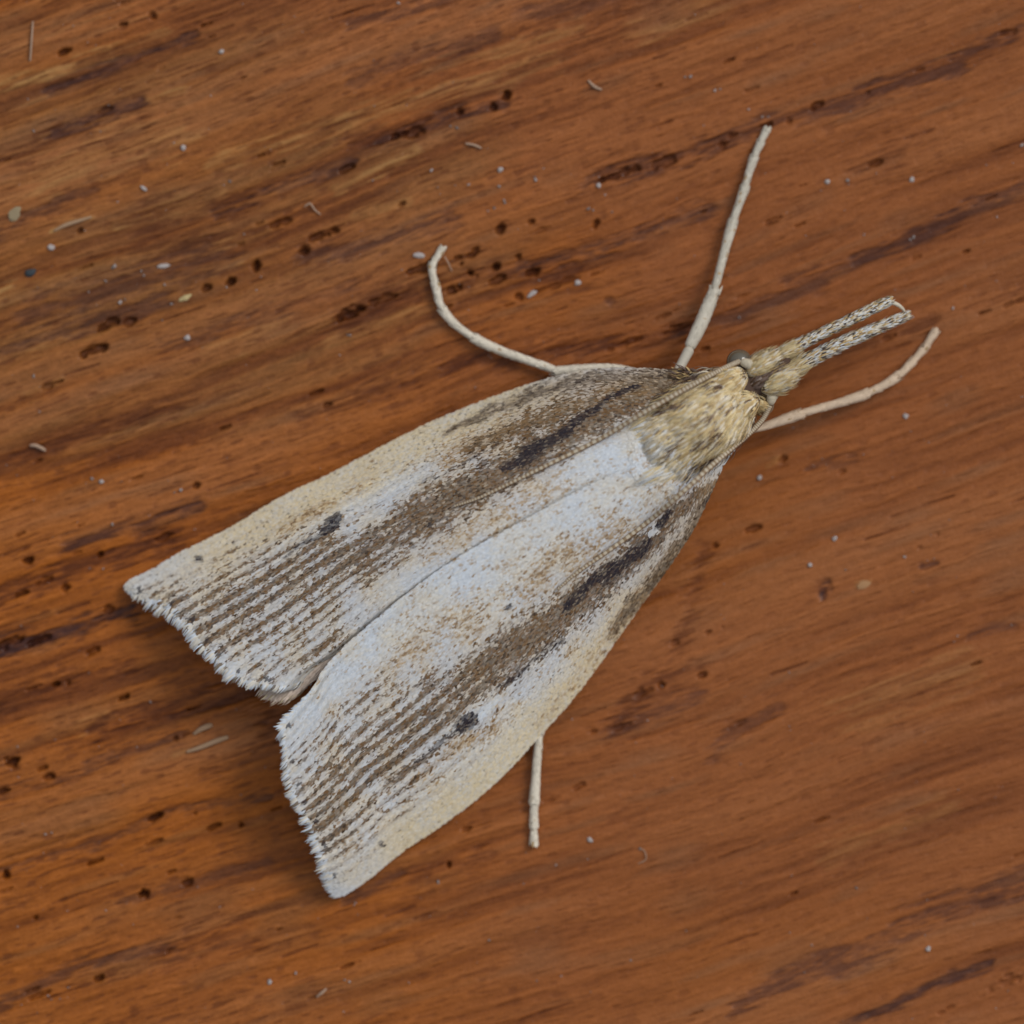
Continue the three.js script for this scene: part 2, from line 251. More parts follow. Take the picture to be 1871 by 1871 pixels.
// --- wings: a Coons patch between inner margin, costa, base and outer margin
function curve(pts) {
  const cv = new THREE.CatmullRomCurve3(pts.map(([x, y]) => new THREE.Vector3(x, y, 0)), false, 'centripetal'); cv.arcLengthDivisions = 600;
  return (t) => cv.getPointAt(clamp(t));
}
function makeWing({ inner, costa, base, outer, ridge, edge, roll, lift }) {
  const I = curve(inner), K = curve(costa), B = curve(base), O = curve(outer), NU = 160, NV = 96;
  const flat = (u, v) => {
    const i = I(u), k = K(u), b = B(v), o = O(v), i0 = I(0), i1 = I(1), k0 = K(0), k1 = K(1);
    return [0, 1].map((n) => { const a = n ? 'y' : 'x'; return (1 - v) * i[a] + v * k[a] + (1 - u) * b[a] + u * o[a] - ((1 - u) * (1 - v) * i0[a] + u * (1 - v) * i1[a] + (1 - u) * v * k0[a] + u * v * k1[a]); });
  };
  const height = (u, v) => {
    const r = ridge(u), e = edge(u);
    let h = e + (r - e) * (1 - Math.pow(v, 2.1)) + lift;
    h += 1.7 * Math.sin((v * NST + 0.25) * 2 * Math.PI) * sm(0.3, 0.8, u) * (1 - sm(0.75, 0.95, v)) + 5 * (vn(u * 4 + lift, v * 5) - 0.5);
    return h - roll(u, v);
  };
  const grid = [];
  for (let i = 0; i <= NU; i++) { const row = []; for (let j = 0; j <= NV; j++) { const u = i / NU, v = j / NV, [x, y] = flat(u, v), h = height(u, v); row.push({ x, y, h, p: V(x, y, h) }); } grid.push(row); }
  const at = (u, v) => { // bilinear place, tangents, normal
    const fu = clamp(u) * NU, fv = clamp(v) * NV, i = Math.min(NU - 1, Math.floor(fu)), j = Math.min(NV - 1, Math.floor(fv)), a = fu - i, b = fv - j;
    const g00 = grid[i][j], g10 = grid[i + 1][j], g01 = grid[i][j + 1], g11 = grid[i + 1][j + 1], w = [(1 - a) * (1 - b), a * (1 - b), (1 - a) * b, a * b];
    const p = new THREE.Vector3(); [g00, g10, g01, g11].forEach((g, k) => p.addScaledVector(g.p, w[k]));
    const du = g10.p.clone().lerp(g11.p, b).sub(g00.p.clone().lerp(g01.p, b)), dv = g01.p.clone().lerp(g11.p, a).sub(g00.p.clone().lerp(g10.p, a));
    const n = du.clone().cross(dv).normalize(); if (n.y < 0) n.negate();
    return { p, du, dv, n, x: g00.x * w[0] + g10.x * w[1] + g01.x * w[2] + g11.x * w[3], y: g00.y * w[0] + g10.y * w[1] + g01.y * w[2] + g11.y * w[3] };
  };
  const hAt = (x, y) => { let best = 1e9, h = 0; for (const row of grid) for (const g of row) { const d = (g.x - x) ** 2 + (g.y - y) ** 2; if (d < best) { best = d; h = g.h; } } return best < 500 ? h : 0; };
  return { grid, at, hAt, NU, NV, flat };
}
function shell(grid, thick, color) { // closed sheet with vertex colours
  const nu = grid.length, nv = grid[0].length, pos = [], col = [], id = [];
  for (const s of [0, 1]) for (const row of grid) for (const g of row) { const p = V(g.x, g.y, g.h - 3 - s * thick); pos.push(p.x, p.y, p.z); col.push(...color(g.x, g.y)); }
  const off = nu * nv, q = (a, b, c, d) => id.push(a, b, c, b, d, c);
  for (let i = 0; i < nu - 1; i++) for (let j = 0; j < nv - 1; j++) { const a = i * nv + j; q(a, a + 1, a + nv, a + nv + 1); q(off + a, off + a + nv, off + a + 1, off + a + nv + 1); }
  for (let i = 0; i < nu - 1; i++) for (const j of [0, nv - 1]) { const a = i * nv + j; q(a, a + nv, off + a, off + a + nv); }
  for (let j = 0; j < nv - 1; j++) for (const i of [0, nu - 1]) { const a = i * nv + j; q(a, a + 1, off + a, off + a + 1); }
  const g = new THREE.BufferGeometry(); g.setAttribute('position', new THREE.Float32BufferAttribute(pos, 3)); g.setAttribute('color', new THREE.Float32BufferAttribute(col, 3)); g.setIndex(id); g.computeVertexNormals(); return g;
}
const membraneMat = new THREE.MeshStandardMaterial({ vertexColors: true, roughness: 0.7 }); membraneMat.name = 'wing_membrane';

const fall = (d) => d > 2.2 ? 0 : Math.exp(-d * d * 1.3);
function density(list, x, y) { let m = 0; for (const [s, pts] of list) { const f = s * fall(polyDist(pts, x, y)); if (f > m) m = f; } return m; }
function clothe(wing, name, pat, label) {
  const root = part(name, shell(wing.grid, 3, (x, y) => { const b = density(pat.brown, x, y); return [lerp(0.5, 0.2, b), lerp(0.44, 0.15, b), lerp(0.36, 0.1, b)]; }), membraneMat);
  if (label) root.userData.label = label;
  const S = new Scatter(scaleGeo, scaleMat), F = new Scatter(hairGeo, hairMat);
  const dots = pat.dots.map(([, [p]]) => { let best = 1e9, v = 0; for (let j = 0; j <= 200; j++) { const q = wing.at(1, j / 200), d = Math.hypot(q.x - p[0], q.y - p[1]); if (d < best) { best = d; v = j / 200; } } const q = wing.at(0.981, v); return [q.x, q.y, p[2]]; });
  const colorOf = (x, y, u, v) => {
    const cl = vn(x / 6 + 30, y / 6), cs = vn((x * 0.84 - y * 0.54) / 20, (y * 0.84 + x * 0.54) / 6 + 90), c2 = vn(x / 34, y / 34 + 60), r = rnd();
    const wob = 10 * (vn(x / 28, y / 28) - 0.5), xx = x + wob, yy = y + wob * 0.7;
    const ink = density(pat.ink, xx, yy), wht = density(pat.white, xx, yy), gry = density(pat.grey, xx, yy), tan = density(pat.tan, xx, yy);
    let brn = density(pat.brown, xx, yy);
    const fan = sm(0.46, 0.78, u), sv = v * NST + 1.3 * vn(v * 7 + pat.seed, 3) + 0.3 * (vn(u * 9, v * 26 + 8) - 0.5), st = 0.5 + 0.5 * Math.cos(sv * 2 * Math.PI);
    brn *= lerp(1, 0.36 + 0.3 * vn(x / 16, y / 16 + 30) + (0.5 + 0.6 * vn(Math.floor(sv + 0.5) * 7.3, u * 24)) * Math.pow(st, 1.5), fan) * lerp(1, 0.9, sm(0.95, 1, u)); brn *= 1 - 0.85 * wht;
    const grain = 0.5 * r + 0.3 * cl + 0.2 * cs; // how light this one scale runs
    const cream = clamp(sm(pat.creamFrom, pat.creamFrom + 0.2, v) * sm(0.14, 0.4, u) * (1 - 0.75 * sm(0.78, 1, u)) + 0.25 * (c2 - 0.35));
    const c = [0, 0, 0], mix = (t, w) => { for (let i = 0; i < 3; i++) c[i] += (t[i] - c[i]) * w; };
    mix(PAL.white, 1); mix(PAL.warm, clamp(0.28 + (c2 - 0.5) * 0.9 + (cl - 0.4) * 0.6 + (rnd() - 0.5) * 0.5)); mix(PAL.cream, clamp(cream * rr(0.45, 1.05)));
    const fr = (0.33 + 0.14 * c2 - 0.14 * wht) * (1 - sm(0.94, 1, u)) * (v > 0.84 ? 0.5 : 1) + 0.42 * tan;
    mix(PAL.tan, sm(-0.06, 0.2, fr - grain) * rr(0.5, 1));
    mix(PAL.brown, sm(0.0, 0.16, fr * 0.66 - grain) * 0.75);
    mix(PAL.tan, clamp(brn * 0.5 + tan * 0.25)); 
    const bw = sm(-0.08, 0.22, brn * 1.04 - grain - 0.07); mix(rnd() < 0.5 ? PAL.brown : rnd() < 0.6 ? PAL.dk : PAL.grey, bw * rr(0.72, 1));
    mix(PAL.tan, clamp(gry * 0.6)); mix(rnd() < 0.5 ? PAL.grey : PAL.dk, sm(-0.12, 0.25, gry * 0.95 - (0.45 * r + 0.55 * vn((x * 0.84 - y * 0.54) / 40, (y * 0.84 + x * 0.54) / 5))) * rr(0.6, 0.95));
    mix(rnd() < 0.88 ? PAL.ink : PAL.grey, sm(-0.1, 0.42, ink * 1.06 - 0.6 * grain - 0.06) * rr(0.7, 1));
    let dot = 0; if (u > 0.93) for (const d of dots) dot = Math.max(dot, 1.05 - Math.hypot(x - d[0], y - d[1]) / (1.35 * d[2])); if (dot > 0.5 + 0.25 * (r - 0.5)) mix(PAL.ink, 0.75);
    return shade(c, rr(0.88, 1.07));
  };
  const len = 1180, rows = Math.round(len / 3.1);
  for (let i = -2; i < rows; i++) {
    const u0 = (i + rnd() * 0.6) / rows, wpx = wing.at(u0, 0).p.distanceTo(wing.at(u0, 1).p) / U, n = Math.max(4, Math.round(wpx / 3.1));
    for (let j = 0; j <= n; j++) {
      const u = u0 + rr(-1, 1) * 1.3 / rows, v = (j + rr(-0.5, 0.5)) / n; if (v < -0.004 || v > 1.004 || u < 0 || u > 0.992) continue;
      const a = wing.at(u, v), dir = a.du.clone().addScaledVector(a.dv, gauss() * 0.16 * a.du.length() / a.dv.length());
      const e = Math.min(1, 0.45 + Math.min(v, 1 - v) * 9);
      S.add(a.p, dir, a.n, rr(8, 11.5) * (0.7 + 0.3 * e), rr(3.7, 5.2), rr(0.02, 0.13) * e, gauss() * 0.11, colorOf(a.x, a.y, u, v));
    }
  }
  // fringe: long narrow scales beyond the outer margin, in uneven clumps
  for (let lay = 0; lay < 3; lay++) for (let j = 0; j <= 420; j++) {
    const v = (j + rr(-0.4, 0.4)) / 420; if (v < 0.0 || v > 0.985) continue;
    const a = wing.at(1 - lay * 0.006 - 0.006, v), clump = vn(v * 34 + lay * 9, lay * 3 + pat.seed), tooth = 0.5 + 0.5 * Math.cos(v * NST * 2 * Math.PI + 2.4);
    const L = pat.fringe * (0.7 + 0.85 * clump) * (0.9 + 0.2 * tooth) * (1 - 0.6 * sm(0.86, 1, v)) + rr(-2, 3), dir = a.du.clone().addScaledVector(a.dv, (gauss() * 0.22 + (clump - 0.5) * 0.4 + pat.lean) * a.du.length() / a.dv.length());
    const t = rnd(), st = 0.5 + 0.5 * Math.cos(v * NST * 2 * Math.PI);
    const col = t < 0.3 * st ? PAL.grey : t < 0.34 ? PAL.warm : t < 0.55 ? PAL.warm : PAL.white;
    F.add(a.p.clone().add(new THREE.Vector3(0, -2 * U - lay * U, 0)), dir, a.n, L, rr(2.4, 3.8), rr(-0.16, 0.08), gauss() * 0.3, shade(col, rr(0.85, 1.05)));
  }
  for (let j = 0; j < 150; j++) {
    const u = rr(0.9, 1), a = wing.at(u, 0.004); F.add(a.p, a.du.clone().addScaledVector(a.dv, (-0.5 + gauss() * 0.3) * a.du.length() / a.dv.length()), a.n, rr(8, 20) * sm(0.88, 0.97, u), rr(3, 4.6), rr(-0.1, 0.05), gauss() * 0.3, shade(rnd() < 0.7 ? PAL.white : PAL.warm, rr(0.85, 1.05)));
  }
  S.build('wing_scales', root); F.build('wing_fringe', root);
  return root;
}
const suture = [[1157, 847], [1061, 892], [932, 962], [836, 1017], [756, 1073], [705, 1112], [630, 1175]];
const leftWing = makeWing({ // the upper one in view
  inner: [[1255, 800], ...suture.map(([x, y]) => [x + 6, y + 11]), [602, 1208], [568, 1240]],
  costa: [[1318, 690], [1240, 678], [1150, 672], [1085, 675], [1020, 687], [940, 711], [860, 741], [780, 775], [700, 815], [600, 868], [520, 905], [420, 965], [330, 1010], [270, 1045], [236, 1062], [225, 1077]],
  base: [[1255, 800], [1318, 690]],
  outer: [[568, 1240], [522, 1254], [485, 1250], [458, 1247], [434, 1238], [402, 1213], [374, 1184], [352, 1155], [328, 1132], [290, 1108], [248, 1091], [225, 1077]],
  ridge: (u) => lerp(115, 195, sm(0, 0.14, u)) - 48 * sm(0.25, 1, u), edge: (u) => lerp(105, 32, sm(0, 0.4, u)) - 14 * sm(0.4, 1, u), lift: 0,
  roll: (u, v) => sm(0.16, 0, v) * (14 + 26 * sm(0.7, 1, u)) * sm(0.1, 0.3, u),
});
const rightWing = makeWing({ // the lower one in view, laid over the other along the middle
  inner: [[1262, 806], [1159, 850], [1063, 895], [934, 965], [837, 1020], [757, 1076], [707, 1117], [633, 1180], [594, 1222], [572, 1258], [543, 1294], [518, 1324]],
  costa: [[1352, 790], [1345, 815], [1322, 850], [1300, 900], [1270, 962], [1232, 1022], [1190, 1080], [1140, 1150], [1090, 1220], [1040, 1285], [985, 1345], [930, 1405], [870, 1460], [800, 1512], [740, 1552], [680, 1600], [634, 1632], [607, 1642]],
  base: [[1262, 806], [1352, 790]],
  outer: [[518, 1324], [521, 1350], [525, 1395], [533, 1440], [549, 1476], [565, 1502], [577, 1532], [588, 1568], [597, 1607], [602, 1626], [607, 1642]],
  ridge: (u) => lerp(115, 195, sm(0, 0.14, u)) - 50 * sm(0.25, 1, u), edge: (u) => lerp(105, 32, sm(0, 0.4, u)) - 14 * sm(0.4, 1, u), lift: 4,
  roll: (u, v) => sm(0.05, 0, v) * 4,
});
clothe(leftWing, 'forewing', {
  creamFrom: 0.66, seed: 3, fringe: 19, lean: 0.05,
  ink: [[0.85, [[1168, 703, 6], [1120, 730, 9], [1085, 752, 12], [1050, 775, 10]]], [0.95, [[1045, 785, 12], [1010, 805, 18], [975, 825, 17], [945, 845, 13], [925, 852, 8]]], [0.55, [[915, 808, 5], [870, 835, 7], [835, 850, 8], [800, 868, 6], [780, 880, 5]]],
    [1.75, [[622, 942, 10], [608, 955, 15], [598, 964, 11]]], [0.62, [[595, 968, 9], [565, 985, 9], [540, 1000, 7], [522, 1014, 5]]], [0.8, [[366, 1018, 6], [374, 1019, 6]]], [0.7, [[786, 953, 7], [792, 957, 7]]], [0.5, [[1250, 665, 10], [1200, 690, 10]]], [0.5, [[1080, 690, 5], [1000, 714, 5], [950, 728, 4]]]],
  brown: [[0.84, [[1275, 690, 42], [1150, 715, 46], [1050, 745, 46], [950, 785, 40], [860, 820, 24]]], [0.95, [[1250, 698, 24], [1150, 738, 38], [1050, 787, 48], [950, 845, 54], [850, 900, 64], [760, 950, 74]]], [0.92, [[760, 955, 74], [680, 1000, 90], [600, 1035, 112], [520, 1075, 128], [440, 1115, 128], [370, 1140, 105], [300, 1100, 60]]], [0.62, [[690, 1110, 50], [600, 1165, 60], [480, 1220, 60]]], [0.5, [[470, 1000, 45], [390, 1035, 45], [310, 1075, 40]]]],
  grey: [[0.85, [[1295, 694, 24], [1200, 690, 30], [1100, 690, 28], [1000, 710, 22], [900, 750, 14], [820, 790, 10]]], [0.35, [[1100, 720, 14], [950, 775, 14], [840, 820, 10]]]],
  white: [[0.8, [[1185, 790, 24], [1130, 815, 26], [1060, 850, 18]]], [0.55, [[900, 978, 18], [800, 1030, 22], [700, 1095, 26], [640, 1150, 24]]], [1, [[770, 866, 16], [700, 893, 24], [645, 930, 14], [628, 938, 8]]], [0.7, [[700, 935, 14], [650, 962, 14]]]],
  tan: [[0.62, [[1230, 690, 30], [1050, 742, 36], [920, 795, 36], [820, 832, 28]]], [0.6, [[560, 940, 16], [520, 965, 14], [600, 918, 14]]], [0.4, [[1020, 880, 30], [900, 950, 30], [800, 1010, 24]]], [0.4, [[700, 850, 14], [640, 890, 14]]]],
  dots: [[1, [[249, 1087, 7], [252, 1084, 7]]], [1, [[341, 1149, 7], [345, 1146, 6]]], [0.9, [[366, 1184, 5], [371, 1180, 5]]], [0.9, [[393, 1210, 5], [397, 1206, 5]]], [1, [[428, 1236, 5], [433, 1231, 5]]], [1, [[482, 1250, 7], [488, 1244, 6]]], [0.8, [[303, 1120, 4], [308, 1116, 4]]]],
});
clothe(rightWing, 'forewing', {
  creamFrom: 0.74, seed: 17, fringe: 17, lean: 0.0,
  ink: [[0.95, [[1228, 932, 11], [1215, 948, 14], [1205, 956, 9]]], [0.85, [[1190, 985, 12], [1160, 1005, 18], [1130, 1030, 20], [1095, 1055, 18], [1055, 1085, 14], [1035, 1110, 8]]], [0.6, [[1035, 1163, 10], [1010, 1180, 12], [985, 1200, 10], [950, 1225, 10], [915, 1250, 7]]], [0.9, [[935, 1100, 7], [931, 1105, 7]]],
    [1.75, [[869, 1308, 10], [858, 1316, 14], [848, 1325, 12]]], [0.62, [[840, 1332, 9], [815, 1352, 9], [790, 1368, 7], [765, 1388, 6]]], [0.5, [[1316, 880, 8], [1290, 925, 9]]], [0.8, [[698, 1536, 6], [702, 1540, 5]]]],
  brown: [[0.82, [[1325, 868, 24], [1262, 980, 30], [1180, 1082, 32], [1120, 1160, 14]]], [0.95, [[1312, 880, 14], [1270, 905, 22], [1210, 968, 34], [1120, 1045, 48], [1040, 1112, 56], [960, 1170, 64], [880, 1230, 74]]], [0.92, [[880, 1235, 72], [800, 1295, 98], [730, 1350, 118], [660, 1405, 122], [610, 1460, 112], [600, 1520, 80]]], [0.58, [[720, 1240, 50], [640, 1300, 60], [560, 1370, 60]]], [0.5, [[760, 1440, 40], [690, 1500, 45], [640, 1560, 40]]]],
  grey: [[0.85, [[1335, 860, 18], [1296, 930, 26], [1246, 1005, 22], [1180, 1085, 14], [1130, 1150, 7]]]],
  white: [[0.6, [[1130, 882, 14], [1050, 920, 24], [940, 985, 30], [840, 1050, 32], [740, 1120, 34], [650, 1205, 36], [590, 1275, 30]]], [1.1, [[912, 1276, 12], [895, 1292, 12], [880, 1303, 8]]], [1, [[1203, 964, 10], [1192, 972, 9]]], [0.6, [[640, 1230, 30], [580, 1290, 26], [560, 1330, 20]]]],
  tan: [[0.6, [[1296, 945, 20], [1200, 1062, 26], [1120, 1165, 25], [1040, 1262, 22], [985, 1320, 18]]], [0.7, [[905, 1325, 14], [860, 1350, 14], [820, 1375, 12], [760, 1420, 9]]], [0.5, [[1130, 960, 34], [1040, 1010, 34], [960, 1080, 28]]], [0.35, [[860, 1120, 40], [740, 1200, 36]]]],
  dots: [[1.1, [[528, 1334, 8], [536, 1329, 7]]], [0.9, [[527, 1399, 6], [532, 1395, 5]]], [0.8, [[537, 1440, 5], [542, 1436, 5]]], [1, [[552, 1467, 6], [557, 1463, 5]]], [1, [[569, 1505, 6], [574, 1500, 6]]], [1.1, [[584, 1546, 8], [591, 1541, 7]]], [1, [[602, 1606, 6], [609, 1601, 5]]]],
});
{ // the folded hindwing showing under the tip of the upper forewing
  const w = makeWing({ inner: [[760, 1080], [660, 1165], [590, 1225], [555, 1252]], costa: [[700, 1040], [600, 1130], [520, 1215], [480, 1252]], base: [[760, 1080], [700, 1040]], outer: [[556, 1258], [534, 1274], [503, 1275], [480, 1256]],
    ridge: (u) => 138 - 14 * u, edge: (u) => 130 - 16 * u, lift: -8, roll: (u, v) => 10 * (v - 0.5) ** 2 });
  const pink = [0.6, 0.52, 0.45], root = part('hindwing', shell(w.grid, 3, () => pink), membraneMat), F = new Scatter(hairGeo, hairMat), S = new Scatter(scaleGeo, scaleMat);
  root.userData.label = 'pale pinkish folded hindwing edge under the forewing tip';
  for (let j = 0; j < 260; j++) { const v = rnd(), a = w.at(rr(0.95, 1), v); F.add(a.p, a.du.clone().addScaledVector(a.dv, gauss() * 0.25 * a.du.length() / a.dv.length()), a.n, rr(10, 22), rr(2, 3.2), rr(-0.1, 0.12), gauss() * 0.4, shade(rnd() < 0.8 ? L3(214, 196, 180) : PAL.cream, rr(0.85, 1.05))); }
  for (let j = 0; j < 2600; j++) { const u = rr(0.55, 0.98), v = rnd(), a = w.at(u, v); S.add(a.p, a.du, a.n, rr(11, 15), rr(5, 7), rr(0.02, 0.1), gauss() * 0.15, shade(L3(212, 196, 182), rr(0.9, 1.05))); }
  S.build('wing_scales', root); F.build('wing_fringe', root);
}

// --- body: head, thorax and abdomen as one swept surface
const bodyKeys = [ // x, y, centre height, half width, half height
  [650, 1172, 52, 6, 6], [690, 1146, 56, 26, 22], [800, 1072, 66, 46, 38], [950, 975, 78, 60, 48], [1100, 880, 90, 62, 54], [1190, 828, 104, 62, 72], [1240, 797, 112, 72, 86], [1290, 762, 116, 76, 90], [1330, 731, 114, 68, 82], [1356, 712, 108, 46, 60], [1374, 700, 106, 38, 48], [1394, 687, 104, 44, 50], [1418, 672, 98, 38, 44], [1440, 660, 92, 22, 26], [1452, 653, 90, 4, 5]];
const bc = new THREE.CatmullRomCurve3(bodyKeys.map((k) => new THREE.Vector3(k[0], k[1], k[2])), false, 'centripetal');
function bodyAt(t, phi) { // t 0..1 along the keys, phi 0 = right side, pi/2 = top; returns place and outward normal
  const f = t * (bodyKeys.length - 1), i = Math.min(bodyKeys.length - 2, Math.floor(f)), a = f - i, s = a * a * (3 - 2 * a);
  const p = bc.getPoint(t), d = bc.getTangent(t), w = lerp(bodyKeys[i][3], bodyKeys[i + 1][3], s), hh = lerp(bodyKeys[i][4], bodyKeys[i + 1][4], s);
  const L = Math.hypot(d.x, d.y), nx = d.y / L, ny = -d.x / L; // towards the upper left side of the axis
  const ox = Math.cos(phi) * w, oh = Math.sin(phi) * hh;
  return { p: V(p.x - nx * ox, p.y - ny * ox, p.z + oh), n: new THREE.Vector3(-nx * Math.cos(phi) / w, Math.sin(phi) / hh, -ny * Math.cos(phi) / w).normalize(), back: new THREE.Vector3(-d.x, -d.z, -d.y).normalize(), side: new THREE.Vector3(-nx, 0, -ny), x: p.x - nx * ox, y: p.y - ny * ox };
}
const bodyMat = new THREE.MeshStandardMaterial({ color: C(74, 54, 42), roughness: 0.85 }); bodyMat.name = 'body_cuticle';
let body;
{
  const nt = 150, np = 40, pos = [], id = [];
  for (let i = 0; i <= nt; i++) for (let j = 0; j < np; j++) { const a = bodyAt(i / nt, j / np * 2 * Math.PI); pos.push(a.p.x, a.p.y, a.p.z); }
  for (let i = 0; i < nt; i++) for (let j = 0; j < np; j++) { const a = i * np + j, b = i * np + (j + 1) % np; id.push(a, a + np, b, b, a + np, b + np); }
  const c0 = pos.length / 3; for (const k of [0, 1]) { const a = bodyAt(k, 0), b = bodyAt(k, Math.PI); pos.push((a.p.x + b.p.x) / 2, (a.p.y + b.p.y) / 2, (a.p.z + b.p.z) / 2); for (let j = 0; j < np; j++) { const o = k * nt * np; k ? id.push(c0 + 1, o + j, o + (j + 1) % np) : id.push(c0, o + (j + 1) % np, o + j); } }
  const g = new THREE.BufferGeometry(); g.setAttribute('position', new THREE.Float32BufferAttribute(pos, 3)); g.setIndex(id); g.computeVertexNormals();
  body = part('body', g, bodyMat);
}
const YEL = L3(211, 191, 147), YEL2 = L3(190, 162, 114), PALE = L3(216, 206, 186), MAUVE = L3(112, 94, 84), BRN = L3(84, 62, 44), WHT = L3(214, 216, 216);
{
  const Hs = new Scatter(hairGeo, hairMat);
  const tK = (k) => k / (bodyKeys.length - 1);
  for (let i = 0; i < 9500; i++) { // back of the thorax: hairs lie backwards in tufts
    const t = lerp(tK(5.35), tK(8.9), rnd()), phi = Math.PI / 2 + gauss() * 1.05; if (Math.sin(phi) < -0.1) continue;
    const a = bodyAt(t, phi), lat = Math.cos(phi), tuft = vn(a.x / 15, a.y / 15), tw = vn(a.x / 20 + 60, a.y / 20), rear = sm(tK(6.5), tK(5.3), t);
    const dir = a.back.clone().addScaledVector(a.side, lat * 0.28 + (tw - 0.5) * 0.42 + gauss() * 0.08).addScaledVector(a.n, 0.06);
    const mid = Math.exp(-((lat - 0.05) ** 2) * 30) * sm(tK(9), tK(7.4), t), sideDark = sm(0.72, 0.98, Math.abs(lat));
    const r = rnd(); let c = r < 0.55 ? YEL : r < 0.8 ? YEL2 : PALE;
    if (r < 0.3 * mid + 0.4 * sm(0.66, 0.84, vn(t * 26, lat * 9 + 40)) + 0.55 * sideDark) c = rnd() < 0.6 ? MAUVE : BRN;
    if (rear > 0 && rnd() < rear * 0.75) c = rnd() < 0.6 ? PALE : WHT;
    Hs.add(a.p.clone().addScaledVector(a.n, rr(-1, 4) * U), dir, a.n, rr(20, 34) * (1 + 0.25 * rear), rr(1.8, 3), rr(0.0, 0.1) + (tuft - 0.5) * 0.16, gauss() * 0.5, shade(c, rr(0.72, 1.12) * (0.88 + 0.26 * tw)));
  }
  for (let i = 0; i < 620; i++) { // long pale hairs from the wing base over the lower wing
    const s = rnd(), x = lerp(1205, 1330, s) + rr(-12, 12), y = lerp(845, 800, s) + rr(-8, 16) + 10, h = Math.max(rightWing.hAt(x, y), 120) + rr(2, 18);
    const dir = new THREE.Vector3(-0.86 + gauss() * 0.1, -0.06, 0.42 + gauss() * 0.16);
    Hs.add(V(x, y, h), dir, new THREE.Vector3(0, 1, 0), rr(30, 64), rr(1.8, 2.8), rr(0, 0.06), gauss() * 0.5, shade(rnd() < 0.35 ? YEL : rnd() < 0.5 ? PALE : WHT, rr(0.8, 1.05)));
  }
  for (let i = 0; i < 1700; i++) { // the rear of the thorax thins out over both wings
    const s = rnd(), x = lerp(1200, 1240, s) + rr(-22, 12), y = lerp(762, 862, s) + rr(-6, 6), h = Math.max(leftWing.hAt(x, y), rightWing.hAt(x, y), 150) + rr(1, 12);
    Hs.add(V(x, y, h), new THREE.Vector3(-0.84 + gauss() * 0.1, -0.05, 0.5 + gauss() * 0.22), new THREE.Vector3(0, 1, 0), rr(20, 52), rr(1.7, 2.7), rr(-0.02, 0.05), gauss() * 0.5, shade(rnd() < 0.55 ? YEL : rnd() < 0.12 ? YEL2 : rnd() < 0.5 ? PALE : WHT, rr(0.8, 1.05)));
  }
  for (let i = 0; i < 260; i++) { // shaggy brown and ochre scales at the base of the costa
    const s = rnd(), up = rnd() < 0.6, x = up ? lerp(1235, 1335, s) : lerp(1335, 1352, s), y = up ? lerp(676, 690, s) + rr(-4, 16) : lerp(830, 785, s) + rr(-6, 6);
    Hs.add(V(x, y, rr(95, 118)), new THREE.Vector3(-0.8 + gauss() * 0.4, gauss() * 0.2, (up ? -0.25 : 0.5) + gauss() * 0.4), new THREE.Vector3(0, 1, 0), rr(12, 22), rr(2.4, 4), rr(0, 0.15), gauss() * 0.6, shade([BRN, MAUVE, YEL2, MAUVE][Math.floor(rnd() * 4)], rr(0.7, 1.05)));
  }
  Hs.build('thorax_hair', body);
}
// tufts: a small mound under a coat of scales that all lean one way
function mound(x, y, h, a, b, c, ang, mat) {
  const g = new THREE.SphereGeometry(1, 24, 16); g.scale(a * U, c * U, b * U); g.rotateY(-ang); const p = V(x, y, h); g.translate(p.x, p.y, p.z); return g;
}
function tuft(name, { x, y, h, a, b, c, ang, dir, n, len, wid, cols, lift = 0.15, jit = 0.2, front = -1 }, label) {
  const m = part(name, mound(x, y, h, a, b, c, ang), bodyMat), S = new Scatter(hairGeo, hairMat), ca = Math.cos(ang), sa = Math.sin(ang), ctr = V(x, y, h), D = new THREE.Vector3(...dir).normalize();
  if (label) m.userData.label = label;
  for (let i = 0; i < n; i++) {
    const th = rnd() * 2 * Math.PI, z = rr(-0.15, 1), q = Math.sqrt(1 - z * z), lx = q * Math.cos(th), ly = q * Math.sin(th);
    const wx = lx * a * ca - ly * b * sa, wy = lx * a * sa + ly * b * ca, nrm = new THREE.Vector3(lx / a * ca - ly / b * sa, z / c, lx / a * sa + ly / b * ca).normalize();
    const p = ctr.clone().add(new THREE.Vector3(wx, z * c, wy).multiplyScalar(U));
    const tw = vn((x + wx) / 9, (y + wy) / 9) - 0.5, dd = D.clone().add(new THREE.Vector3(gauss() * jit + tw * 0.5, gauss() * 0.1, gauss() * jit - tw * 0.5));
    S.add(p, dd, nrm, rr(len * 0.7, len * 1.25), rr(wid * 0.8, wid * 1.25), rr(0, lift * 2), gauss() * 0.5, shade(cols[Math.floor(rnd() * cols.length)], rr(0.78, 1.1)));
  }
  S.build('tuft_hair', m); return m;
}
const AX = Math.atan2(-0.54, 0.84), FWD = [0.84, 0.05, -0.54], BACK = [-0.84, 0.05, 0.54];
tuft('collar_lobe', { x: 1338, y: 696, h: 152, a: 30, b: 25, c: 30, ang: AX, dir: BACK, n: 900, len: 26, wid: 3.6, cols: [YEL, YEL, YEL2, PALE, YEL2] });
tuft('collar_lobe', { x: 1360, y: 738, h: 148, a: 30, b: 24, c: 30, ang: AX + 0.1, dir: [-0.8, 0.05, 0.5], n: 900, len: 26, wid: 3.6, cols: [YEL, YEL, YEL2, PALE, YEL2, BRN] });
tuft('collar_lobe', { x: 1380, y: 733, h: 118, a: 16, b: 18, c: 24, ang: AX, dir: [0.5, 0.1, 0.3], n: 300, len: 15, wid: 3.4, cols: [YEL2, YEL, YEL2] });
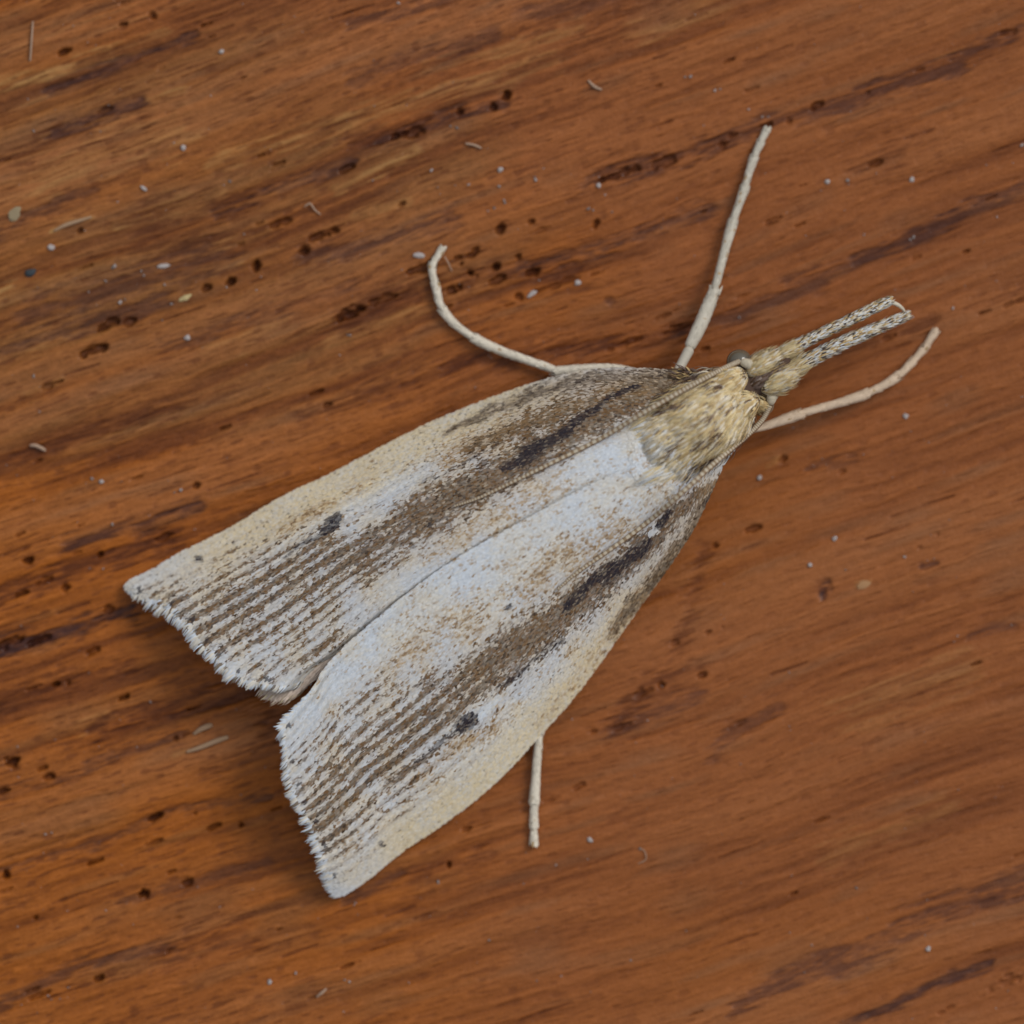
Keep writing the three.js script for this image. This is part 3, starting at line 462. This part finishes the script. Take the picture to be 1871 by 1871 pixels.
tuft('head_tuft', { x: 1385, y: 670, h: 146, a: 26, b: 15, c: 22, ang: AX, dir: FWD, n: 620, len: 24, wid: 3.8, cols: [YEL, PALE, YEL, YEL2] });
tuft('head_tuft', { x: 1413, y: 701, h: 142, a: 26, b: 16, c: 22, ang: AX, dir: [0.84, 0.05, -0.35], n: 620, len: 24, wid: 3.8, cols: [YEL, PALE, YEL, YEL2] });
tuft('head_tuft', { x: 1389, y: 694, h: 138, a: 32, b: 13, c: 20, ang: AX, dir: FWD, n: 520, len: 20, wid: 3.8, cols: [MAUVE, MAUVE, L3(150, 134, 124), BRN] }, 'mauve grey scales between the two yellow head tufts');

// eyes
const eyeMat = new THREE.MeshPhysicalMaterial({ color: C(92, 84, 68), roughness: 0.25, clearcoat: 1, clearcoatRoughness: 0.08 }); eyeMat.name = 'eye';
for (const [x, y, h, r] of [[1351, 662, 108, 24], [1394, 738, 96, 21]]) { const g = new THREE.IcosahedronGeometry(r * U, 10), p = V(x, y, h); g.translate(p.x, p.y, p.z); part('eye', g, eyeMat); }

// --- swept limbs
function tubeOf(pts, { seg = 120, sides = 12, colour, ring, flat = 1 }) { // pts: [x, y, h, r]
  const cv = new THREE.CatmullRomCurve3(pts.map((p) => V(p[0], p[1], p[2])), false, 'centripetal'), pos = [], col = [], id = [], up = new THREE.Vector3(0, 1, 0), n1 = new THREE.Vector3(), n2 = new THREE.Vector3();
  const L = cv.getLength() / U;
  const rAt = (t) => { const f = t * (pts.length - 1), i = Math.min(pts.length - 2, Math.floor(f)); return lerp(pts[i][3], pts[i + 1][3], f - i); };
  for (let i = 0; i <= seg; i++) {
    const t = i / seg, p = cv.getPoint(t), d = cv.getTangent(t); n1.crossVectors(d, up).normalize(); n2.crossVectors(n1, d).normalize();
    let r = rAt(t) * (ring ? ring(t, L) : 1); const e = Math.min(t, 1 - t) * L / Math.max(r, 0.1); if (e < 1) r *= Math.sqrt(Math.max(0.02, 1 - (1 - e) ** 2));
    for (let j = 0; j < sides; j++) { const a = j / sides * 2 * Math.PI, c = Math.cos(a) * r * U, s = Math.sin(a) * r * U * flat; pos.push(p.x + n1.x * c + n2.x * s, p.y + n1.y * c + n2.y * s, p.z + n1.z * c + n2.z * s); col.push(...colour(t, a, L)); }
  }
  for (let i = 0; i < seg; i++) for (let j = 0; j < sides; j++) { const a = i * sides + j, b = i * sides + (j + 1) % sides; id.push(a, b, a + sides, b, b + sides, a + sides); }
  const c0 = pos.length / 3; for (const k of [0, 1]) { const p = cv.getPoint(k), o = k * seg * sides; pos.push(p.x, p.y, p.z); col.push(...colour(k, 0, L)); for (let j = 0; j < sides; j++) k ? id.push(c0 + 1, o + j, o + (j + 1) % sides) : id.push(c0, o + (j + 1) % sides, o + j); }
  const g = new THREE.BufferGeometry(); g.setAttribute('position', new THREE.Float32BufferAttribute(pos, 3)); g.setAttribute('color', new THREE.Float32BufferAttribute(col, 3)); g.setIndex(id); g.computeVertexNormals(); return { g, cv, L, rAt };
}
const limbMat = new THREE.MeshPhysicalMaterial({ vertexColors: true, roughness: 0.55, specularIntensity: 0.5 }); limbMat.name = 'limb_scales';

// antennae, laid back over the wings
function antenna(pts, wing) {
  const path = pts.map(([x, y, r, h]) => [x, y, h ?? wing.hAt(x, y) + r + 5, r * 0.82]);
  const root = new THREE.Group(); root.name = 'antenna'; moth.add(root);
  const sc = tubeOf([[path[0][0] + 6, path[0][1] + 2, path[0][2] - 14, 7], path[0].map((v, i) => i === 3 ? 10 : v), path[1].map((v, i) => i === 3 ? 7.5 : v)], { seg: 24, colour: () => shade(L3(196, 184, 160), rr(0.8, 1.05)) });
  part('antenna_base', sc.g, limbMat, root);
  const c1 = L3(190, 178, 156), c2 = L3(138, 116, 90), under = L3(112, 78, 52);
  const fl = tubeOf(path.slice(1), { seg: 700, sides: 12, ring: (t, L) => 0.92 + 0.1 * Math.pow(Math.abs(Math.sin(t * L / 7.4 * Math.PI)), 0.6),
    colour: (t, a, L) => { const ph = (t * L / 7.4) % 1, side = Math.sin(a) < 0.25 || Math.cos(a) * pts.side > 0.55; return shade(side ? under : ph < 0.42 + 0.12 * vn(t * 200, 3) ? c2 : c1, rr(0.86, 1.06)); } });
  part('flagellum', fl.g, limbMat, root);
}
const ant1 = [[1371, 666, 9, 158], [1352, 660, 6.6, 156], [1334, 668, 6.4, 164], [1300, 685, 6.2, 184], [1250, 712, 6, 198], [1180, 752, 5.8, 204], [1100, 800, 5.2], [1000, 850, 4.6], [930, 884, 4], [872, 911, 3.4], [830, 925, 2.6]]; ant1.side = -1;
const ant2 = [[1411, 724, 9, 140], [1408, 740, 7, 136], [1394, 766, 6.6, 134], [1370, 791, 6.6, 142], [1340, 817, 6.4, 164], [1300, 851, 6.2, 188], [1240, 906, 6, 200], [1180, 957, 5.4], [1100, 1015, 4.6], [1050, 1050, 3.8], [1018, 1078, 2.6]]; ant2.side = -1;
antenna(ant1, leftWing); antenna(ant2, rightWing);

// palps: the long snout, scaled all round
function palp(pts, tipPts, n, dens, shag) {
  const col = () => shade(rnd() < 0.2 ? BRN : L3(190, 182, 166), rr(0.8, 1.05));
  const t = tubeOf(pts, { seg: 80, colour: col }), root = part('palp', t.g, limbMat), S = new Scatter(hairGeo, hairMat);
  const up = new THREE.Vector3(0, 1, 0);
  for (let i = 0; i < n; i++) {
    const s = Math.pow(rnd(), 0.9), p = t.cv.getPoint(s), d = t.cv.getTangent(s), a = rr(-0.4, Math.PI + 0.4), n1 = new THREE.Vector3().crossVectors(d, up).normalize(), n2 = new THREE.Vector3().crossVectors(n1, d).normalize();
    const nor = n1.clone().multiplyScalar(Math.cos(a)).addScaledVector(n2, Math.sin(a)), r = t.rAt(s);
    const q = rnd(), base = s < 0.12 + 0.12 * rnd(); const c = base ? (q < 0.7 ? YEL : q < 0.9 ? YEL2 : PALE) : q < dens ? (rnd() < 0.5 ? L3(82, 71, 62) : MAUVE) : q < dens + 0.22 ? YEL2 : q < 0.75 ? PALE : WHT;
    S.add(p.clone().addScaledVector(nor, r * 0.8 * U), d.clone().addScaledVector(nor, 0.14 + gauss() * 0.08).addScaledVector(n1, gauss() * 0.1), nor, rr(10, 15) * (base ? 1.5 : 1) * shag, rr(2.3, 3.6), rr(0, 0.2) * shag, gauss() * 0.6, shade(c, rr(0.8, 1.08)));
  }
  S.build('palp_scales', root);
  if (tipPts) part('palp_tip', tubeOf(tipPts, { seg: 40, colour: () => shade(L3(206, 196, 176), rr(0.8, 1.05)) }).g, limbMat, root);
}
palp([[1420, 652, 104, 12], [1442, 641, 104, 11], [1466, 627, 102, 8.4], [1510, 605, 98, 7.6], [1560, 581, 92, 7.8], [1600, 561, 86, 7.4], [1622, 551, 82, 4]], [[1618, 552, 82, 4.5], [1634, 554, 76, 4], [1647, 562, 68, 3.2], [1657, 576, 60, 2.2]], 1600, 0.22, 1.05);
palp([[1426, 690, 102, 11], [1448, 677, 104, 11.5], [1474, 660, 102, 10.5], [1510, 641, 98, 9.6], [1550, 622, 92, 8.2], [1590, 605, 86, 7], [1630, 588, 78, 4.8], [1652, 579, 74, 2.6]], null, 2200, 0.24, 1.25);

// legs: femur, tibia and ring-jointed foot segments
function leg(segs, tint, label) {
  const root = new THREE.Group(); root.name = 'leg'; moth.add(root); if (label) root.userData.label = label;
  segs.forEach(([name, pts], k) => {
    const sd = k * 31 + segs[0][1][0][0];
    const t = tubeOf(pts, { seg: Math.max(16, 14 * pts.length), sides: 14, colour: (s, a, L) => { const n = vn(s * L / 5 + sd, a * 3 + sd), m = vn(s * L / 18 + sd, a + 40); return shade(name === 'claw' ? L3(120, 84, 54) : n < 0.1 ? L3(170, 146, 114) : tint, 0.86 + 0.2 * m + rr(-0.04, 0.04)); } });
    part(name, t.g, limbMat, root);
    if (name === 'tibia' || name === 'tarsal_segment') { // a short coat of flat scales keeps the outline fuzzy
      const S = new Scatter(scaleGeo, scaleMat), up = new THREE.Vector3(0, 1, 0);
      for (let i = 0; i < t.L * 2.2; i++) { const s = rr(0.02, 0.97), a = rnd() * Math.PI * 2, p = t.cv.getPoint(s), d = t.cv.getTangent(s), n1 = new THREE.Vector3().crossVectors(d, up).normalize(), n2 = new THREE.Vector3().crossVectors(n1, d).normalize(), nor = n1.multiplyScalar(Math.cos(a)).addScaledVector(n2, Math.sin(a)); S.add(p.addScaledVector(nor, t.rAt(s) * 0.93 * U), d, nor, rr(9, 13), rr(4, 6), rr(0.02, 0.14), gauss() * 0.2, shade(rnd() < 0.04 ? PAL.tan : tint, rr(0.84, 1.06))); }
      S.build('leg_scales', root);
    }
  });
}
const tarsus = (...p) => { // ring-jointed segments along one smooth curve
  const cv = new THREE.CatmullRomCurve3(p.map((q) => new THREE.Vector3(q[0], q[1], q[2])), false, 'centripetal'), n = p.length - 1, o = [];
  for (let i = 0; i < n; i++) { const r0 = p[i][3], r1 = p[i + 1][3]; o.push(['tarsal_segment', [[0, r0 * 0.8], [0.3, lerp(r0, r1, 0.3) * 0.88], [0.6, lerp(r0, r1, 0.6) * 0.94], [0.88, r1 * 1.16], [1, r1 * 1.1]].map(([f, r]) => { const q = cv.getPoint((i + f) / n); return [q.x, q.y, q.z, r]; })]); }
  const e = p[n], d = cv.getTangent(1), l = Math.hypot(d.x, d.y);
  for (const k of [-1, 1]) o.push(['claw', [[e[0] - d.x / l * 3 - k * d.y / l * 2.6, e[1] - d.y / l * 3 + k * d.x / l * 2.6, 8, 2.4], [e[0] + d.x / l * 5 - k * d.y / l * 4.5, e[1] + d.y / l * 5 + k * d.x / l * 4.5, 7, 1.8], [e[0] + d.x / l * 9 - k * d.y / l * 3.6, e[1] + d.y / l * 9 + k * d.x / l * 3.6, 2.5, 0.6]]]);
  return o;
};
const spur = (x, y, h, dx, dy) => ['spur', [[x, y, h, 2.6], [x + dx * 0.5, y + dy * 0.5, h + 1, 2.4], [x + dx, y + dy, h - 3, 0.7]]];
const BUFF = L3(212, 202, 184), BUFF2 = L3(208, 184, 158), GREYB = L3(196, 188, 172);
leg([['femur', [[1280, 720, 90, 12], [1220, 700, 56, 12], [1172, 690, 30, 8]]], ['tibia', [[1185, 684, 28, 6], [1120, 673, 30, 7.5], [1060, 675, 28, 9], [1018, 679, 24, 9.5]]], spur(1022, 684, 20, -20, 0), spur(1060, 681, 24, -22, 5),
  ...tarsus([1022, 679, 22, 8.5], [869, 619, 14, 8], [811, 569, 11, 7.6], [796, 522, 10, 7], [790, 488, 9, 6.6], [806, 457, 8, 6.2])], BUFF, 'curved pale hind leg reaching up and left');
leg([['femur', [[1228, 700, 84, 9], [1246, 664, 74, 9], [1262, 634, 66, 10]]], ['tibia', [[1258, 638, 62, 10], [1272, 610, 56, 12.5], [1290, 570, 46, 12.5], [1304, 533, 38, 10.5]]], spur(1254, 638, 58, 4, -20), spur(1297, 540, 36, 0, -20), spur(1312, 540, 36, 8, -18),
  ...tarsus([1304, 535, 34, 8.5], [1338, 409, 20, 8.4], [1359, 348, 15, 7.6], [1376, 293, 12, 7.2], [1387, 266, 10, 6.6], [1399, 240, 8, 6.4])], GREYB, 'straight pale leg reaching up to the top of the picture');
leg([['femur', [[1330, 770, 70, 10], [1350, 784, 66, 8], [1376, 784, 62, 6]]], ['tibia', [[1366, 788, 62, 5], [1400, 778, 58, 7.5], [1440, 764, 52, 10], [1462, 756, 48, 9.5]]], spur(1452, 764, 44, 18, 1),
  ...tarsus([1458, 757, 46, 8], [1581, 720, 28, 8.2], [1638, 689, 20, 8], [1664, 664, 14, 7], [1688, 637, 10, 7], [1707, 609, 8, 7])], BUFF2, 'pale front leg reaching right below the snout');
leg([['tibia', [[1040, 1180, 60, 9], [1000, 1270, 34, 9], [986, 1335, 24, 9]]], ...tarsus([986, 1330, 22, 8.6], [976.5, 1462, 12, 8.2], [975.5, 1504, 9, 7.6], [975.5, 1536, 8, 7.2])], BUFF, 'straight pale leg pointing down from the lower wing');
ORIGIN.set(0, 0, 0);

// ---------------------------------------------------------------- dust, fibres and splinters lying on the wood
const dustMat = new THREE.MeshStandardMaterial({ color: C(164, 154, 150), roughness: 0.8 }); dustMat.name = 'dust';
const creamMat = new THREE.MeshStandardMaterial({ color: C(178, 158, 112), roughness: 0.8 }); creamMat.name = 'cream_crumb';
const splinterMat = new THREE.MeshStandardMaterial({ color: C(154, 124, 96), roughness: 0.8 }); splinterMat.name = 'splinter';
const fibreMat = new THREE.MeshStandardMaterial({ color: C(160, 132, 110), roughness: 0.7 }); fibreMat.name = 'fibre';
const blackMat = new THREE.MeshStandardMaterial({ color: C(38, 46, 52), roughness: 0.7 }); blackMat.name = 'dark_grit';
function crumb(a, b, c, ang = 0, sd = 0) { // an uneven grain, flat side down
  const g = mergeVertices(new THREE.IcosahedronGeometry(1, 3).deleteAttribute('normal').deleteAttribute('uv')), p = g.attributes.position;
  for (let i = 0; i < p.count; i++) { const x = p.getX(i), y = p.getY(i), z = p.getZ(i), k = 0.7 + 0.6 * vn(x * 1.7 + sd + 9, y * 1.7 + z * 2.3 + sd); p.setXYZ(i, x * k * a * U, Math.max(y, -0.5) * k * b * U, z * k * c * U); }
  g.rotateY(ang); g.computeVertexNormals(); return g;
}
function put(name, geo, mat, x, y, lift, label, category, group) { const m = mesh(name, geo, mat); m.position.copy(V(x, y, woodH(x, y) + lift)); return tag(m, label, category, group); }
const grains = [
  [1056, 517, 7, 6, 'bright white dust grain at the end of a dark pore right of the curled leg'], [1655, 760, 6, 6, 'white dust grain below the front leg, right of the snout'], [342, 617, 6, 7, 'round white dust grain alone at the left, above the wing'],
  [335, 270, 5.5, 6, 'pale lilac dust grain on clear orange wood at upper left'], [404, 94, 6, 5, 'white dust grain under the long dark streak near the top left'], [1512, 332, 6, 6, 'white dust grain right of the straight upper leg, left one of the pair'], [1666, 328, 6, 7, 'white dust grain right of the straight upper leg, right one of the pair'],
  [1388, 873, 6, 5, 'pale lilac dust grain beside the base of the lower wing'], [1480, 1032, 5, 5, 'white dust grain just above the dark oval stain'], [1525, 984, 5, 6, 'small white dust grain right of the lower wing, above the pale worn patch'], [1696, 1734, 6, 6, 'pale dust grain near the bottom right corner'],
  [493, 1794, 6, 5.5, 'white dust grain below the wing tips near the bottom edge'], [1078, 1535, 7, 5, 'white dust grain right of the foot of the lower leg'], [914, 310, 7, 5, 'white dust grain between the curled leg and the straight leg, below a short fibre'], [94, 452, 7, 8, 'white double dust grain beside the dark pore at far left'],
  [263, 344, 9, 4, 'long white dust crumb on the reddish streak at upper left'], [1094, 339, 5, 6, 'small white dust grain under the long dark pore left of the straight leg'], [185, 880, 5, 5, 'white dust grain on clear wood left of the upper wing'],
];
grains.forEach(([x, y, a, c, l], i) => put('dust_grain', crumb(a * 0.82, 3.6, c * 0.82, i, i * 3), dustMat, x, y, 1.5, l, 'dust'));
put('crumb', crumb(13, 4, 5, 0.45, 4), creamMat, 339, 544, 1.5, 'cream yellow crumb beside the pitted band at left', 'crumb');
put('crumb', crumb(12, 3, 4, 0.1, 8), dustMat, 298, 486, 1.5, 'flat whitish crumb on the purple patch at left', 'crumb');
put('crumb', crumb(11, 3, 5, -0.2, 2), dustMat, 765, 466, 1.5, 'flat whitish crumb left of the curled foot', 'crumb');
put('crumb', crumb(10, 3.5, 4.5, 0.6, 6), dustMat, 972, 537, 1.5, 'small buff crumb under the bend of the curled leg', 'crumb');
put('crumb', crumb(11, 4, 7, 0.2, 5), blackMat, 56, 498, 1, 'blue black grit speck near the left edge', 'grit');
put('flake', crumb(12, 1.6, 18, -0.45, 12), new THREE.MeshStandardMaterial({ color: C(140, 124, 96), roughness: 0.9 }), 26, 387, 0, 'pale grey crusty flake at the left edge', 'flake');
put('flake', crumb(14, 2, 8, 0.25, 15), new THREE.MeshStandardMaterial({ color: C(158, 118, 80), roughness: 0.9 }), 1578, 1068, 0, 'pale tan flake right of the dark oval stain', 'flake');
function thread(name, pts, mat, label, category) { // pts: [x, y, lift, r]
  const t = tubeOf(pts.map(([x, y, l, r]) => [x, y, woodH(x, y) + l, r]), { seg: 40, sides: 8, colour: () => [1, 1, 1] }); t.g.deleteAttribute('color');
  const c = V(pts[0][0], pts[0][1], 0); t.g.translate(-c.x, 0, -c.z); const m = mesh(name, t.g, mat); m.position.set(c.x, 0, c.z); return tag(m, label, category);
}
thread('splinter', [[353, 1342, 3, 2.5], [366, 1333, 4, 5], [380, 1327, 4, 5.5], [389, 1324, 3, 3]], splinterMat, 'short pale wood splinter below the wing tips, upper one of two', 'splinter');
thread('splinter', [[340, 1374, 3, 2.5], [365, 1366, 4, 4.5], [395, 1354, 5, 5], [418, 1346, 4, 4]], splinterMat, 'longer pale wood splinter below the wing tips, lower one of two', 'splinter');
thread('splinter', [[98, 422, 2, 2], [118, 412, 3, 4], [142, 404, 3, 3.5], [168, 396, 2, 2]], splinterMat, 'thin tan splinter lying along the grain at far left', 'splinter');
thread('fibre', [[54, 814, 3, 3], [64, 814, 6, 3.6], [76, 819, 6, 3.6], [84, 824, 3, 2.6]], fibreMat, 'short curved whitish fibre at the left edge above the wing', 'fibre');
thread('fibre', [[60, 38, 3, 1.6], [58, 70, 6, 2], [55, 112, 4, 1.8]], fibreMat, 'long upright pale hair in the top left corner', 'fibre');
thread('fibre', [[850, 262, 3, 2], [866, 265, 5, 2.4], [880, 271, 3, 2]], fibreMat, 'short pale fibre above the curled leg', 'fibre');
thread('fibre', [[812, 468, 6, 1.2], [820, 482, 6, 1.2], [826, 496, 3, 1]], fibreMat, 'very thin hair beside the curled foot', 'fibre');
thread('fibre', [[1168, 1548, 2, 0.8], [1178, 1556, 3, 0.9], [1180, 1570, 3, 0.9], [1166, 1578, 2, 0.8]], fibreMat, 'faint looped fibre right of the foot of the lower leg', 'fibre');
thread('fibre', [[1074, 146, 3, 2], [1086, 158, 4, 3], [1100, 164, 3, 2]], fibreMat, 'small bent whitish fibre near the top middle', 'fibre');
thread('fibre', [[578, 1822, 3, 1.8], [588, 1814, 4, 3], [597, 1806, 3, 1.8]], fibreMat, 'small pale fibre slanting at the bottom edge', 'fibre');
thread('fibre', [[556, 378, 3, 1.4], [566, 372, 5, 1.8], [576, 384, 5, 1.6], [586, 392, 3, 1.2]], fibreMat, 'tiny curled white fibre above the pitted band', 'fibre');
{ // dust too fine to count
  const S = new Scatter(crumb(1 / U, 0.7 / U, 0.9 / U, 0, 3), dustMat);
  const spots = [193, 513, 420, 331, 209, 486, 263, 503, 301, 520, 219, 552, 313, 555, 62, 239, 728, 5, 856, 337, 835, 233, 788, 311, 921, 366, 640, 612, 1075, 381, 979, 328, 1549, 330, 1867, 265, 1404, 214, 1262, 140, 1306, 165, 1669, 433, 1351, 580, 1741, 563, 168, 875, 205, 958, 330, 895, 62, 687, 88, 1819, 125, 1804, 83, 1524, 275, 1282, 801, 1611, 894, 1718, 1565, 1622, 1653, 1017, 1169, 1551, 630, 1790, 540, 1778, 912, 340, 903, 380, 1368, 200];
  const add = (x, y, r) => S.add(V(x, y, woodH(x, y) + r * 0.3), new THREE.Vector3(rr(-1, 1), 0, rr(-1, 1)), new THREE.Vector3(0, 1, 0), r * rr(0.8, 1.5), r, 0, 0, shade([1, 0.98, 0.97], rr(0.4, 0.95)));
  for (let i = 0; i < spots.length; i += 2) { add(spots[i], spots[i + 1], rr(2.2, 3.8)); if (rnd() < 0.4) add(spots[i] + rr(-12, 12), spots[i + 1] + rr(-8, 8), rr(1.6, 2.6)); }
  for (let i = 0; i < 420; i++) add(rr(0, 1871), rr(0, 1871), 0.7 + 1.3 * Math.pow(rnd(), 2));
  const d = S.build('fine_dust', scene); tag(d, 'fine whitish dust specks scattered all over the brown wood', 'dust');
}

renderer.render(scene, camera);
